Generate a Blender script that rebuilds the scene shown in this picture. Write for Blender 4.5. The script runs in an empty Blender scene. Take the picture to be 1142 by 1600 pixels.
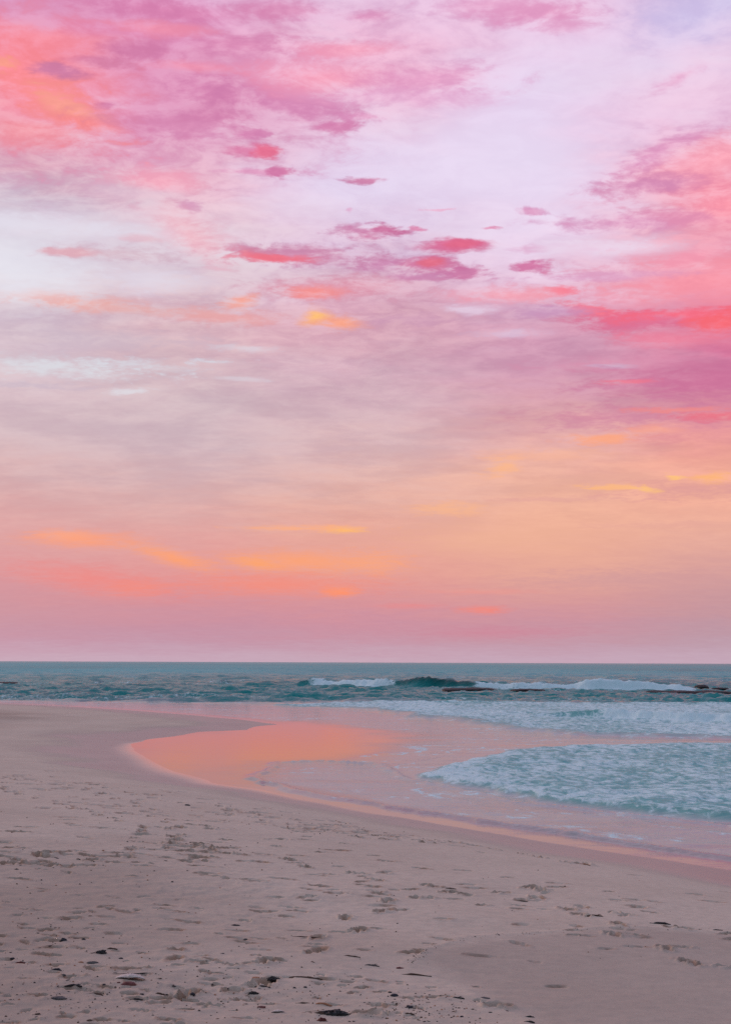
import bpy, bmesh, math, random
import numpy as np
from mathutils import Vector, Matrix

R = math.radians
SC = bpy.context.scene
COL = SC.collection

# ------------------------------------------------------------------ camera
PW, PH, FOC = 1142.0, 1600.0, 1600.0 * 50.0 / 36.0      # photograph size, focal length in its pixels
CAM_Z, PITCH, ROLL = 3.2, math.atan(235.0 / FOC), R(0.2)
cd = bpy.data.cameras.new("camera")
cd.sensor_fit, cd.sensor_height, cd.sensor_width = 'VERTICAL', 36.0, 36.0
cd.lens, cd.clip_start, cd.clip_end = 50.0, 0.1, 90000.0
cam = bpy.data.objects.new("camera", cd)
COL.objects.link(cam)
CROT = Matrix.Rotation(math.pi / 2 + PITCH, 3, 'X') @ Matrix.Rotation(ROLL, 3, 'Z')
cam.location = (0, 0, CAM_Z)
cam.rotation_euler = CROT.to_euler()
SC.camera = cam
CM = np.array(CROT)

def pix_dir(px, py):
    d = CM @ np.array([(px - PW / 2) / FOC, (PH / 2 - py) / FOC, -1.0])
    return d / np.linalg.norm(d)

def pix_azel(px, py):
    d = pix_dir(px, py)
    return math.degrees(math.atan2(d[0], d[1])), math.degrees(math.asin(d[2]))

def pix_sea(px, py, z=0.0):
    d = pix_dir(px, py)
    t = (z - CAM_Z) / d[2]
    return (d[0] * t, d[1] * t)

# ------------------------------------------------------------------ sky
SUN_AZ, SUN_EL = R(-48), R(11)
world = bpy.data.worlds.new("World")
SC.world = world
world.use_nodes = True
WT = world.node_tree
WT.nodes.clear()

def lin(c):
    return tuple(((v / 255.0) / 12.92 if v / 255.0 < 0.04045 else ((v / 255.0 + 0.055) / 1.055) ** 2.4) for v in c)

class NT:
    def __init__(self, tree): self.t = tree
    def n(self, kind, **kw):
        nd = self.t.nodes.new(kind)
        for k, v in kw.items(): setattr(nd, k, v)
        return nd
    def put(self, sock, v):
        if isinstance(v, bpy.types.NodeSocket): self.t.links.new(v, sock)
        elif v is not None: sock.default_value = v
    def math(self, op, a, b=None, c=None, clamp=False):
        nd = self.n('ShaderNodeMath', operation=op, use_clamp=clamp)
        for s, v in zip(nd.inputs, (a, b, c)): self.put(s, v)
        return nd.outputs[0]
    def vmath(self, op, a, b=None, scale=None):
        nd = self.n('ShaderNodeVectorMath', operation=op)
        self.put(nd.inputs[0], a)
        if b is not None: self.put(nd.inputs[1], b)
        if scale is not None: self.put(nd.inputs['Scale'], scale)
        return nd.outputs['Value'] if op in ('LENGTH', 'DOT_PRODUCT') else nd.outputs['Vector']
    def ramp01(self, v, a, b, lo=0.0, hi=1.0, smooth=True):
        nd = self.n('ShaderNodeMapRange', interpolation_type='SMOOTHSTEP' if smooth else 'LINEAR')
        for s, x in zip(nd.inputs[:5], (v, a, b, lo, hi)): self.put(s, x)
        return nd.outputs[0]
    def mix(self, f, a, b, mode='MIX'):
        nd = self.n('ShaderNodeMix', data_type='RGBA', blend_type=mode)
        self.put(nd.inputs[0], f)
        for s, x in ((nd.inputs[6], a), (nd.inputs[7], b)):
            self.put(s, x if isinstance(x, bpy.types.NodeSocket) else tuple(x) + (1.0,) if len(x) == 3 else x)
        return nd.outputs[2]
    def noise(self, vec, scale, detail=2.0, rough=0.5, color=False, dist=0.0, dims='3D'):
        nd = self.n('ShaderNodeTexNoise', noise_dimensions=dims)
        self.put(nd.inputs['Vector'], vec)
        nd.inputs['Scale'].default_value = scale
        nd.inputs['Detail'].default_value = detail
        nd.inputs['Roughness'].default_value = rough
        nd.inputs['Distortion'].default_value = dist
        return nd.outputs['Color' if color else 0]
    def comb(self, x, y, z):
        nd = self.n('ShaderNodeCombineXYZ')
        for s, v in zip(nd.inputs, (x, y, z)): self.put(s, v)
        return nd.outputs[0]
    def sep(self, v):
        nd = self.n('ShaderNodeSeparateXYZ')
        self.put(nd.inputs[0], v)
        return nd.outputs

def build_sky():
    k = NT(WT)
    tc = k.n('ShaderNodeTexCoord').outputs['Generated']
    d = k.vmath('NORMALIZE', tc)
    x, y, z = k.sep(d)
    az = k.math('MULTIPLY', k.math('ARCTAN2', x, y), 57.29578)
    el = k.math('MULTIPLY', k.math('ARCSINE', z), 57.29578)
    zz = k.math('ADD', k.math('MAXIMUM', z, 0.0), 0.12)
    Q = k.comb(k.math('DIVIDE', x, zz), k.math('DIVIDE', y, zz), 0.0)      # position on a flat cloud layer
    Qa = k.vmath('MULTIPLY', Q, (1.0, 1.5, 1.0))
    w1 = k.vmath('SUBTRACT', k.noise(Qa, 2.0, 2, 0.55, color=True, dims='2D'), (0.5, 0.5, 0.5))
    w2 = k.vmath('SUBTRACT', k.noise(Qa, 10.0, 4, 0.6, color=True, dims='2D'), (0.5, 0.5, 0.5))
    P = k.comb(az, el, 0.0)
    amp = k.ramp01(el, 0.0, 16.0, 0.25, 1.0, smooth=False)
    warp = k.vmath('ADD', k.vmath('MULTIPLY', w1, (6.0, 1.9, 0.0)), k.vmath('MULTIPLY', w2, (2.6, 1.5, 0.0)))
    Pb = k.vmath('ADD', P, k.vmath('SCALE', warp, scale=amp))
    fine = k.vmath('ADD', k.vmath('MULTIPLY', w1, (0.6, 0.2, 0.0)), k.vmath('MULTIPLY', w2, (0.9, 0.42, 0.0)))
    Pf = k.vmath('ADD', P, k.vmath('SCALE', fine, scale=amp))
    # base colours: five elevation ramps standing side by side, folded back beyond the view
    xs = (0, 285, 571, 857, 1142)
    ys = (-60, 0, 100, 200, 300, 400, 500, 600, 700, 800, 900, 960, 1000, 1031)
    grid = [
        [(226,160,198), (226,160,198), (246,160,175), (236,168,186), (218,196,210), (228,224,234), (217,198,208), (216,192,200), (213,183,188), (219,167,168), (214,150,158), (200,147,162), (196,152,172), (198,168,186)],
        [(232,178,212), (228,165,205), (226,158,195), (228,170,200), (238,196,212), (224,204,216), (222,188,196), (213,187,194), (212,183,189), (222,172,170), (222,150,152), (203,144,160), (195,150,170), (198,168,186)],
        [(238,204,230), (236,200,228), (240,185,212), (236,206,230), (231,216,240), (226,192,214), (222,174,190), (214,178,190), (219,182,184), (229,172,160), (226,156,150), (208,145,158), (198,150,168), (198,167,184)],
        [(236,205,232), (236,200,228), (234,213,239), (231,214,240), (233,216,240), (236,210,232), (222,172,196), (213,158,178), (233,176,168), (238,177,154), (226,164,152), (207,148,158), (196,152,168), (197,166,184)],
        [(204,196,234), (208,198,234), (240,210,234), (240,196,222), (248,172,190), (246,168,188), (232,130,158), (208,124,158), (240,164,152), (240,176,156), (212,157,156), (196,150,160), (190,155,170), (196,167,184)],
    ]
    _, e_span = 0, 30.0
    bx, by, _z = k.sep(Pb)
    t = k.math('DIVIDE', by, e_span, clamp=True)
    cols = []
    for cx, colr in zip(xs, grid):
        rp = k.n('ShaderNodeValToRGB')
        rp.color_ramp.interpolation = 'CARDINAL'
        els = rp.color_ramp.elements
        st = sorted((max(0.0, min(1.0, pix_azel(cx, yy)[1] / e_span)), lin(c)) for yy, c in zip(ys, colr))
        els[0].position, els[0].color = st[0][0], st[0][1] + (1,)
        els[1].position, els[1].color = st[-1][0], st[-1][1] + (1,)
        for p, c in st[1:-1]:
            e = els.new(p); e.color = c + (1,)
        k.put(rp.inputs[0], t)
        cols.append(rp.outputs[0])
    fold = k.math('SUBTRACT', k.math('PINGPONG', k.math('ADD', bx, 20.0), 40.0), 20.0)
    c = cols[0]
    for i in range(1, 5):
        a0, a1 = pix_azel(xs[i - 1], 700)[0], pix_azel(xs[i], 700)[0]
        c = k.mix(k.ramp01(fold, a0, a1), c, cols[i])
    c = k.mix(k.ramp01(el, 27.0, 55.0), c, lin((196, 204, 232)))
    # wisps everywhere on the cloud layer
    n1 = k.noise(k.vmath('MULTIPLY', Q, (1.0, 1.2, 1.0)), 11.0, 6, 0.62, dist=0.4, dims='2D')
    n2 = k.noise(k.vmath('MULTIPLY', Q, (1.0, 1.8, 1.0)), 3.6, 5, 0.6, dims='2D')
    det = k.ramp01(n1, 0.33, 0.67)
    wa = k.math('MULTIPLY', k.ramp01(el, 8.0, 18.0, 0.06, 0.6), k.ramp01(k.sep(c)[1], 0.45, 0.66, 1.0, 0.35))
    c = k.mix(wa, c, k.mix(det, lin((238, 222, 232)), lin((255, 255, 255))), 'MULTIPLY')
    n4 = k.noise(k.vmath('MULTIPLY', Q, (1.0, 1.3, 1.0)), 2.8, 6, 0.6, dims='2D')
    lay = k.math('MULTIPLY', k.ramp01(el, 3.5, 8.0), k.ramp01(el, 14.0, 20.0, 0.6, 0.2))
    c = k.mix(lay, c, k.mix(k.ramp01(n4, 0.36, 0.64), (0.85, 0.82, 0.88), (1.05, 1.06, 1.05)), 'MULTIPLY')
    wb = k.math('MULTIPLY', k.ramp01(n2, 0.52, 0.70), k.ramp01(el, 8.0, 20.0, 0.0, 0.22))
    c = k.mix(wb, c, lin((236, 222, 240)))
    n3 = k.noise(k.vmath('MULTIPLY', Q, (1.0, 1.1, 1.0)), 42.0, 4, 0.6, dims='2D')
    nz = k.math('MULTIPLY_ADD', k.math('SUBTRACT', n1, 0.5), 2.0, k.math('MULTIPLY', k.math('SUBTRACT', n3, 0.5), 1.0))
    billow = k.ramp01(k.math('MULTIPLY_ADD', n3, 0.42, k.math('MULTIPLY', n1, 0.58)), 0.36, 0.64)
    billow_c = k.mix(billow, (0.83, 0.74, 0.84), (1.06, 1.09, 1.05))
    billow_f = k.ramp01(el, 7.0, 19.0, 0.08, 0.5)
    # single clouds: centre, half size and tilt in the photograph, colour, cover, softness, raggedness
    B = []
    def b(px, py, rx, ry, rot, colr, al=0.8, soft=0.9, rag=1.2): B.append((px, py, rx, ry, rot, colr, al, soft, rag))
    exec(CLOUDS, {'b': b})
    # clear-air glow from the low sun, and the fall of light away from the afterglow
    sky = k.n('ShaderNodeTexSky', sky_type='NISHITA')
    sky.sun_disc = False
    sky.sun_elevation, sky.sun_rotation = R(4.0), SUN_AZ
    sky.altitude, sky.dust_density = 5.0, 1.5
    glow = sky.outputs[0]
    back = k.math('SUBTRACT', 1.0, k.math('MULTIPLY_ADD', k.vmath('DOT_PRODUCT', d, (-0.25, 0.93, 0.27)), 0.5, 0.5))
    dusk = k.ramp01(back, 0.05, 0.62, 0.0, 0.9)
    base = c
    def closure(clouds):
        c, Ps = base, Pf
        for i, (px, py, rx, ry, rot, colr, al, soft, rag) in enumerate(clouds):
            if i % 8 == 0:                               # keeps the long node chain in order, one batch of clouds after another
                seq = k.n('ShaderNodeVectorMath', operation='MULTIPLY_ADD')
                k.put(seq.inputs[0], c); seq.inputs[1].default_value = (1e-7, 1e-7, 1e-7); k.put(seq.inputs[2], Pf)
                Ps = seq.outputs[0]
            a, e = pix_azel(px, py)
            sx = abs(pix_azel(px + 10, py)[0] - a) / 10 * rx
            sy = abs(pix_azel(px, py + 10)[1] - e) / 10 * ry
            if abs(rot) < 7:
                m = k.n('ShaderNodeVectorMath', operation='MULTIPLY_ADD')
                k.put(m.inputs[0], Ps)
                m.inputs[1].default_value = (1 / sx, 1 / sy, 0)
                m.inputs[2].default_value = (-a / sx, -e / sy, 0)
            else:
                m = k.n('ShaderNodeMapping', vector_type='TEXTURE')
                k.put(m.inputs['Vector'], Ps)
                m.inputs['Location'].default_value = (a, e, 0)
                m.inputs['Rotation'].default_value = (0, 0, -R(rot))
                m.inputs['Scale'].default_value = (sx, sy, 1)
            v = k.vmath('LENGTH', m.outputs[0])
            v = k.math('MULTIPLY_ADD', nz, rag, v)
            c = k.mix(k.ramp01(v, 1.5, 1.5 - 1.5 * soft, 0.0, al), c, lin(colr))
        g = k.sep(c)[1]
        c = k.mix(k.math('MULTIPLY', billow_f, k.ramp01(g, 0.45, 0.68, 1.0, 0.12)), c, billow_c, 'MULTIPLY')
        c = k.mix(0.006, c, glow, 'ADD')
        c = k.mix(dusk, c, DUSK)
        bg = k.n('ShaderNodeBackground')
        k.put(bg.inputs['Color'], c)
        return bg.outputs[0]
    # the same sky cut into elevation belts, so that each ray only works through the clouds near it
    cuts = [-9.0] + [pix_azel(571, p)[1] for p in (790, 560, 420, 290, 150)] + [60.0]
    def belt(e0, e1):
        near = []
        for q in B:
            e = pix_azel(q[0], q[1])[1]
            reach = (q[3] * 2.0 + q[2] * abs(math.sin(R(q[4]))) * 1.8) * 57.3 / FOC + 1.0
            if e + reach > e0 and e - reach < e1: near.append(q)
        return closure(near)
    sh = belt(cuts[-2], cuts[-1])
    for i in range(len(cuts) - 3, -1, -1):
        mx = k.n('ShaderNodeMixShader')
        k.put(mx.inputs[0], k.math('GREATER_THAN', el, cuts[i + 1]))
        k.put(mx.inputs[1], belt(cuts[i], cuts[i + 1])); k.put(mx.inputs[2], sh)
        sh = mx.outputs[0]
    mx = k.n('ShaderNodeMixShader')
    k.put(mx.inputs[0], k.math('MAXIMUM', k.math('GREATER_THAN', k.math('ABSOLUTE', az), 27.0), k.math('GREATER_THAN', el, 34.0)))
    k.put(mx.inputs[1], sh); k.put(mx.inputs[2], closure([]))
    out = k.n('ShaderNodeOutputWorld')
    k.put(out.inputs['Surface'], mx.outputs[0])

DUSK = lin((128, 146, 168))
CLOUDS = '''
# fire-lit bank, upper left
b(150,120,330,120,4,(232,150,188),.55,.9)
b(60,125,150,85,8,(252,140,152),.8,1.1)
b(70,60,130,26,4,(255,145,155),.6,1.0)
b(20,110,60,50,0,(255,138,144),.8,1.1)
b(90,160,80,30,14,(255,148,144),.7,1.0,2.6)
b(112,168,48,10,16,(255,178,146),.45,1.0,3.0)
b(8,98,24,11,0,(255,172,136),.6,1.0,2.6)
b(55,205,120,26,4,(250,150,155),.6,1.0)
b(150,195,50,12,8,(255,140,135),.7,1.0)
b(90,113,40,9,6,(206,126,168),.85,.8)
b(170,98,55,9,4,(212,126,166),.7,.8)
b(235,82,60,15,5,(212,126,170),.85,.8)
b(200,50,110,12,3,(228,136,176),.6,.9)
b(175,162,22,6,6,(208,120,165),.7,.8)
b(330,140,70,20,8,(212,128,174),.85,.9)
b(290,195,110,24,5,(218,138,180),.75,.9)
b(270,18,120,16,4,(218,128,174),.8,.9)
b(450,18,60,14,4,(222,140,182),.7,.9)
b(380,70,110,14,6,(218,134,178),.75,.9)
b(470,165,85,22,8,(216,134,180),.8,.9)
b(330,180,50,10,4,(214,130,174),.6,.9)
b(525,200,34,9,4,(218,130,176),.85,.8)
b(570,184,28,6,2,(226,150,192),.7,.8)
b(388,206,28,8,0,(216,132,178),.85,.8)
b(500,122,95,26,3,(252,160,184),.75,1.0)
b(540,78,80,14,2,(252,166,190),.75,1.0)
b(250,45,80,12,2,(250,150,170),.6,1.0)
b(300,105,70,10,4,(250,150,172),.6,1.0)
b(670,122,110,20,5,(232,158,198),.75,.9)
b(640,150,130,14,2,(236,176,212),.6,.9)
b(570,26,36,9,4,(222,146,188),.8,.9)
b(840,22,90,20,6,(230,150,192),.8,1.0)
b(760,8,80,14,4,(234,164,202),.7,1.0)
b(870,42,60,10,3,(234,170,206),.6,1.0)
b(1065,120,45,11,-18,(236,176,210),.75,1.0)
b(1070,25,90,34,6,(206,196,235),.7,1.1)
b(800,250,140,60,0,(231,217,241),.6,1.2)
# lone puffs in the clear
b(388,236,48,9,3,(222,128,170),.9,.8)
b(416,238,20,8,4,(234,112,144),.9,.7)
b(395,268,62,6,0,(226,150,190),.8,.9)
b(435,268,18,7,0,(214,122,168),.9,.7)
b(295,322,22,8,0,(214,150,186),.85,.9)
b(578,280,30,6,2,(208,124,166),.9,.7)
b(572,362,58,9,2,(206,124,168),.85,.8)
b(600,358,28,8,2,(204,110,156),.9,.7)
b(575,372,30,7,0,(206,118,162),.85,.7)
b(545,330,7,3,0,(230,170,205),.7,.9)
b(688,329,20,2,0,(240,178,206),.7,.8)
b(652,356,13,4,8,(222,130,172),.85,.7)
b(767,354,18,2,0,(226,140,178),.85,.8)
b(832,331,17,6,0,(224,154,194),.85,.8)
b(714,382,52,10,0,(216,106,150),.95,.6,.6)
b(724,381,30,8,0,(228,104,136),.85,.8,.6)
b(832,415,26,8,2,(212,118,164),.95,.7)
b(828,388,30,5,0,(226,172,206),.8,.9)
b(668,412,44,10,4,(212,118,160),.9,.7)
b(672,411,18,6,0,(232,108,130),.8,.8)
b(735,426,34,11,4,(206,118,164),.9,.7)
b(592,410,36,12,0,(206,134,176),.85,.9)
b(655,432,40,8,0,(206,134,176),.85,.9)
b(930,388,40,4,0,(230,178,210),.7,.9)
# mid bank
b(460,398,110,15,3,(206,134,170),.9,.8)
b(395,399,40,10,3,(214,132,160),.8,.8)
b(425,403,70,7,5,(246,116,132),.85,.9)
b(250,282,70,18,6,(252,172,190),.75,1.0)
b(295,365,75,30,32,(244,182,194),.75,1.1)
b(205,300,70,10,0,(222,190,208),.6,1.0)
b(520,450,120,16,3,(226,144,164),.7,1.0)
b(492,455,45,10,0,(250,148,142),.85,1.0)
b(492,494,24,15,0,(255,176,112),.9,1.0,.6)
b(492,492,14,10,0,(255,196,118),.85,1.0,.5)
b(530,505,34,11,6,(255,166,128),.85,1.0)
b(375,470,28,14,-10,(250,166,146),.85,1.0)
b(360,495,90,12,2,(240,168,164),.7,1.0)
b(110,470,95,12,2,(242,176,166),.75,1.0)
b(180,482,120,9,2,(236,178,172),.6,1.0)
b(40,420,110,36,2,(230,229,239),.6,1.0)
b(60,352,170,16,3,(229,226,239),.6,1.0)
b(230,440,90,18,4,(224,216,230),.7,1.0)
b(170,396,110,11,2,(214,182,196),.8,.9)
b(110,393,50,6,2,(240,170,176),.5,.9)
b(215,375,26,6,0,(236,172,182),.4,.9)
b(70,572,150,18,2,(220,226,233),.7,1.1,1.3)
b(235,572,100,10,-3,(216,226,236),.6,1.1,1.3)
b(330,566,55,5,-4,(214,224,236),.55,1.0,2.0)
b(205,612,40,8,-8,(222,222,230),.7,.9)
b(395,545,45,6,4,(222,214,224),.65,.9)
b(380,592,40,4,0,(218,210,220),.55,.9)
b(40,602,80,6,0,(204,186,200),.7,.9)
b(160,530,160,16,3,(208,190,202),.6,1.0)
# right bank
b(1120,250,150,34,-12,(255,164,180),.8,1.0)
b(1130,320,80,40,10,(255,150,168),.8,1.0)
b(1030,240,75,16,-22,(224,150,192),.85,1.0)
b(1010,288,80,17,-4,(214,142,184),.85,1.0)
b(985,345,110,14,2,(222,150,190),.8,1.0)
b(1070,340,80,11,8,(234,150,180),.7,1.0)
b(960,385,120,14,0,(238,222,240),.7,1.0)
b(1110,438,190,44,-6,(255,156,170),.85,1.1)
b(1080,400,60,12,-14,(250,160,182),.7,1.0)
b(960,430,110,9,-2,(222,164,200),.7,.9)
b(884,455,24,8,4,(250,116,138),.9,.8)
b(800,460,90,14,5,(250,164,178),.8,1.0)
b(930,486,50,10,10,(250,112,132),.9,.8)
b(1010,500,110,14,2,(224,112,148),.9,.8)
b(1060,492,100,9,3,(250,108,130),.85,.9)
b(1125,503,50,15,2,(252,106,116),.9,.9)
b(870,487,60,9,0,(204,152,190),.75,.9)
b(730,484,48,8,0,(230,208,228),.8,.9)
b(800,522,60,7,0,(222,196,220),.7,.9)
b(640,500,80,8,0,(208,158,184),.7,.9)
b(1040,530,90,12,0,(240,130,156),.75,1.0)
b(960,570,120,10,0,(222,148,176),.6,1.0)
b(955,573,36,4,0,(206,180,206),.65,.9)
b(1110,595,170,28,0,(206,114,154),.85,1.1)
b(1000,650,160,22,0,(208,130,160),.7,1.1)
b(1125,648,70,8,4,(236,112,130),.8,.9)
b(1060,640,70,4,3,(248,140,130),.6,.9)
b(980,596,36,4,0,(246,120,140),.7,.9)
b(1010,684,90,8,0,(222,140,150),.6,1.0)
# low orange
b(945,685,56,9,2,(255,170,128),.8,1.0)
b(1020,672,50,6,0,(255,170,140),.55,1.0)
b(787,730,30,15,-10,(252,184,138),.8,1.0)
b(860,710,90,10,0,(248,182,152),.55,1.0)
b(1090,764,130,15,0,(222,156,152),.8,1.0)
b(960,761,48,5,4,(255,188,126),.75,.8)
b(1008,764,20,5,8,(255,196,122),.75,.8)
b(1052,744,14,4,10,(255,196,120),.85,.8)
b(1110,746,34,8,0,(255,184,118),.8,1.0)
b(870,780,120,4,0,(226,164,156),.6,.9)
b(700,795,56,12,3,(248,182,142),.75,1.0)
b(760,840,150,22,0,(238,178,150),.5,1.2)
b(1050,820,130,5,0,(228,166,154),.5,.9)
b(1010,905,170,15,0,(210,155,156),.7,1.0)
b(130,843,95,14,6,(253,158,118),.8,1.1,.6)
b(100,836,50,8,6,(252,164,128),.6,1.0,.6)
b(270,871,70,13,14,(254,160,108),.85,1.1,.6)
b(470,877,130,19,1,(253,162,114),.8,1.1,.6)
b(400,880,40,9,8,(255,164,98),.6,1.0,.6)
b(540,828,30,5,0,(255,186,104),.9,1.0,.6)
b(470,825,100,4,2,(252,174,128),.7,1.0)
b(590,880,50,20,0,(250,166,124),.6,1.1)
b(145,905,140,23,7,(236,136,134),.85,1.1,.6)
b(215,918,60,12,4,(240,138,128),.7,1.1,.6)
b(430,913,170,20,3,(244,140,124),.8,1.1,.6)
b(530,925,30,9,4,(255,146,106),.85,1.0,.6)
b(755,953,40,7,2,(244,134,122),.9,1.1,.6)
b(640,947,60,5,0,(230,138,140),.7,1.1,.6)
b(750,925,90,5,2,(236,150,142),.6,1.1,.6)
b(780,988,120,11,2,(206,134,154),.7,1.1,.6)
b(150,960,180,14,0,(206,146,160),.5,1.1,.6)
'''
build_sky()

sd = bpy.data.lights.new("sun", 'SUN')
sd.energy, sd.angle, sd.color = 1.0, R(14), (1.0, 0.72, 0.55)
sun = bpy.data.objects.new("sun", sd)
COL.objects.link(sun)
sun.rotation_euler = Vector((-math.sin(SUN_AZ) * math.cos(SUN_EL), -math.cos(SUN_AZ) * math.cos(SUN_EL), -math.sin(SUN_EL))).to_track_quat('-Z', 'Y').to_euler()
SC.view_settings.view_transform = 'Standard'
SC.view_settings.look = 'None'
SC.view_settings.exposure = 0.0
SC.view_settings.gamma = 1.0
SC.cycles.use_denoising = False
SC.cycles.max_bounces = 5
SC.cycles.diffuse_bounces = 2
SC.cycles.glossy_bounces = 3
world.cycles.sampling_method = 'NONE'

# ------------------------------------------------------------------ numpy helpers
def hash2(ix, iy, seed):
    h = (ix.astype(np.int64) * 374761393 + iy.astype(np.int64) * 668265263 + seed * 974711) & 0xffffffff
    h = ((h ^ (h >> 13)) * 1274126177) & 0xffffffff
    return ((h ^ (h >> 16)) & 0xffff) / 65535.0

def vnoise(x, y, seed=0):
    ix, iy = np.floor(x), np.floor(y)
    fx, fy = x - ix, y - iy
    fx, fy = fx * fx * fx * (fx * (fx * 6 - 15) + 10), fy * fy * fy * (fy * (fy * 6 - 15) + 10)
    a, b_ = hash2(ix, iy, seed), hash2(ix + 1, iy, seed)
    c, d = hash2(ix, iy + 1, seed), hash2(ix + 1, iy + 1, seed)
    return (a + (b_ - a) * fx) * (1 - fy) + (c + (d - c) * fx) * fy          # 0..1

def fbm(x, y, octv=4, seed=0, gain=0.5):
    s, a, t = 0, 1.0, 0
    for i in range(octv):
        s = s + a * vnoise(x + 17.3 * i, y - 9.1 * i, seed + i); t += a
        x, y, a = x * 2.03, y * 2.03, a * gain
    return s / t

def sstep(a, b_, v):
    t = np.clip((v - a) / (b_ - a), 0, 1)
    return t * t * (3 - 2 * t)

def poly_sdf(x, y, pts):                     # positive inside
    n = len(pts)
    best = np.full(x.shape, 1e18)
    inside = np.zeros(x.shape, bool)
    for i in range(n):
        ax, ay = pts[i]; bx, by = pts[(i + 1) % n]
        ex, ey = bx - ax, by - ay
        L = ex * ex + ey * ey
        if L < 1e-12: continue
        t = np.clip(((x - ax) * ex + (y - ay) * ey) / L, 0, 1)
        best = np.minimum(best, (x - ax - t * ex) ** 2 + (y - ay - t * ey) ** 2)
        if ay != by:
            c = (ay > y) != (by > y)
            inside ^= c & (x < (bx - ax) * (y - ay) / (by - ay) + ax)
    dd = np.sqrt(best)
    return np.where(inside, dd, -dd)

def rrange(r0, r1, ratio):
    n = int(math.ceil(math.log(r1 / r0) / math.log(ratio)))
    return r0 * (r1 / r0) ** (np.arange(n) / n)

def az_columns(half, step):
    mid = np.arange(-half, half + 1e-6, step)
    out, a, s = [], half, step
    while a < 180:
        s = min(s * 1.25, 4.0); a += s
        if a < 179: out.append(a)
    out = np.array(out + [180.0])
    return np.radians(np.concatenate([-out[::-1], mid, out]))

def mesh_object(name, verts, faces, material, attrs=None, kind=None, smooth=True):
    me = bpy.data.meshes.new(name)
    nv, nf = len(verts), len(faces)
    me.vertices.add(nv)
    me.vertices.foreach_set('co', np.ascontiguousarray(verts, dtype=np.float32).ravel())
    me.loops.add(nf * 4)
    me.loops.foreach_set('vertex_index', np.ascontiguousarray(faces, dtype=np.int32).ravel())
    me.polygons.add(nf)
    me.polygons.foreach_set('loop_start', np.arange(0, nf * 4, 4, dtype=np.int32))
    me.polygons.foreach_set('loop_total', np.full(nf, 4, dtype=np.int32))
    if smooth: me.polygons.foreach_set('use_smooth', np.ones(nf, dtype=bool))
    for an, av in (attrs or {}).items():
        if av.ndim == 1:
            at = me.attributes.new(an, 'FLOAT', 'POINT')
            at.data.foreach_set('value', av.astype(np.float32))
        else:
            at = me.attributes.new(an, 'FLOAT_COLOR', 'POINT')
            at.data.foreach_set('color', np.concatenate([av, np.ones((len(av), 1))], 1).astype(np.float32).ravel())
    me.update()
    me.materials.append(material)
    o = bpy.data.objects.new(name, me)
    COL.objects.link(o)
    if kind: o['kind'] = kind
    return o

def grid_faces(nr, nc, keep):
    i, j = np.meshgrid(np.arange(nr - 1), np.arange(nc - 1), indexing='ij')
    a = i * nc + j
    f = np.stack([a, a + 1, a + nc + 1, a + nc], -1).reshape(-1, 4)
    k = keep.ravel()
    return f[k[f].any(1)]

def compact(v, f, attrs):
    used = np.zeros(len(v), bool); used[f.ravel()] = True
    idx = np.cumsum(used) - 1
    return v[used], idx[f], {k: a[used] for k, a in attrs.items()}

def mat(name):
    m = bpy.data.materials.new(name)
    m.use_nodes = True
    m.node_tree.nodes.clear()
    k = NT(m.node_tree)
    out = k.n('ShaderNodeOutputMaterial')
    return m, k, out

def attr(k, name, color=False):
    return k.n('ShaderNodeAttribute', attribute_name=name).outputs['Color' if color else 'Fac']

# ------------------------------------------------------------------ shoreline (in metres, from the photograph's waterline at sea level)
WL = [(1142,1356),(1000,1335),(850,1312),(700,1288),(600,1270),(500,1250),(420,1233),(350,1223),(300,1210),(262,1194),(232,1178),(214,1163),
      (240,1156),(283,1151),(318,1144),(396,1141),(412,1135),(442,1132),(380,1124),(300,1117),(200,1109),(100,1103),(0,1098.5),(-200,1093)]
SHORE = [pix_sea(*p) for p in WL]
LAND = [(9000, -16000), (60, -72)] + SHORE + [(-120, 165), (-700, 420), (-30000, 9000), (-40000, -40000), (9000, -40000)]
def shore_d(x, y):
    jit = 0.35 * (fbm(x * 0.5, y * 0.35, 3, 5) - 0.5) * sstep(18, 30, np.hypot(x, y))
    return poly_sdf(x, y, LAND) + jit

def beach_profile(x, y, d=None):
    if d is None: d = shore_d(x, y)
    r = np.hypot(x, y)
    s = 0.03 + 0.08 * (1 - sstep(22, 60, r))
    zm = 1.9
    up = zm * (1 - np.exp(-np.maximum(d, 0) * s / zm))
    up = up * sstep(-0.5, 4.0, d) + 0.012 * np.maximum(d, 0) * (1 - sstep(-0.5, 4.0, d))
    dn = np.maximum(-2.5, 0.035 * np.minimum(d, 0))
    und = (fbm(x * 0.22, y * 0.22, 3, 11) - 0.5) * 0.14 + (fbm(x * 0.9, y * 0.9, 3, 12) - 0.5) * 0.025
    return up + dn + und * sstep(1.5, 7.0, d)

TIDE = [(640,1506),(655,1494),(664,1483),(700,1471),(780,1461),(900,1452),(1000,1447),(1142,1456),(1400,1480),(1500,1750),(1000,1750),(780,1575),(700,1540)]

def pix_beach(px, py):
    px, py = np.atleast_1d(np.asarray(px, float)), np.atleast_1d(np.asarray(py, float))
    d = CM @ np.stack([(px - PW / 2) / FOC, (PH / 2 - py) / FOC, -np.ones_like(px)])
    t = (1.2 - CAM_Z) / d[2]
    for _ in range(12):
        t = 0.5 * t + 0.5 * (beach_profile(d[0] * t, d[1] * t) - CAM_Z) / d[2]
    x, y = d[0] * t, d[1] * t
    return (float(x[0]), float(y[0])) if len(x) == 1 else (x, y)

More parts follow.
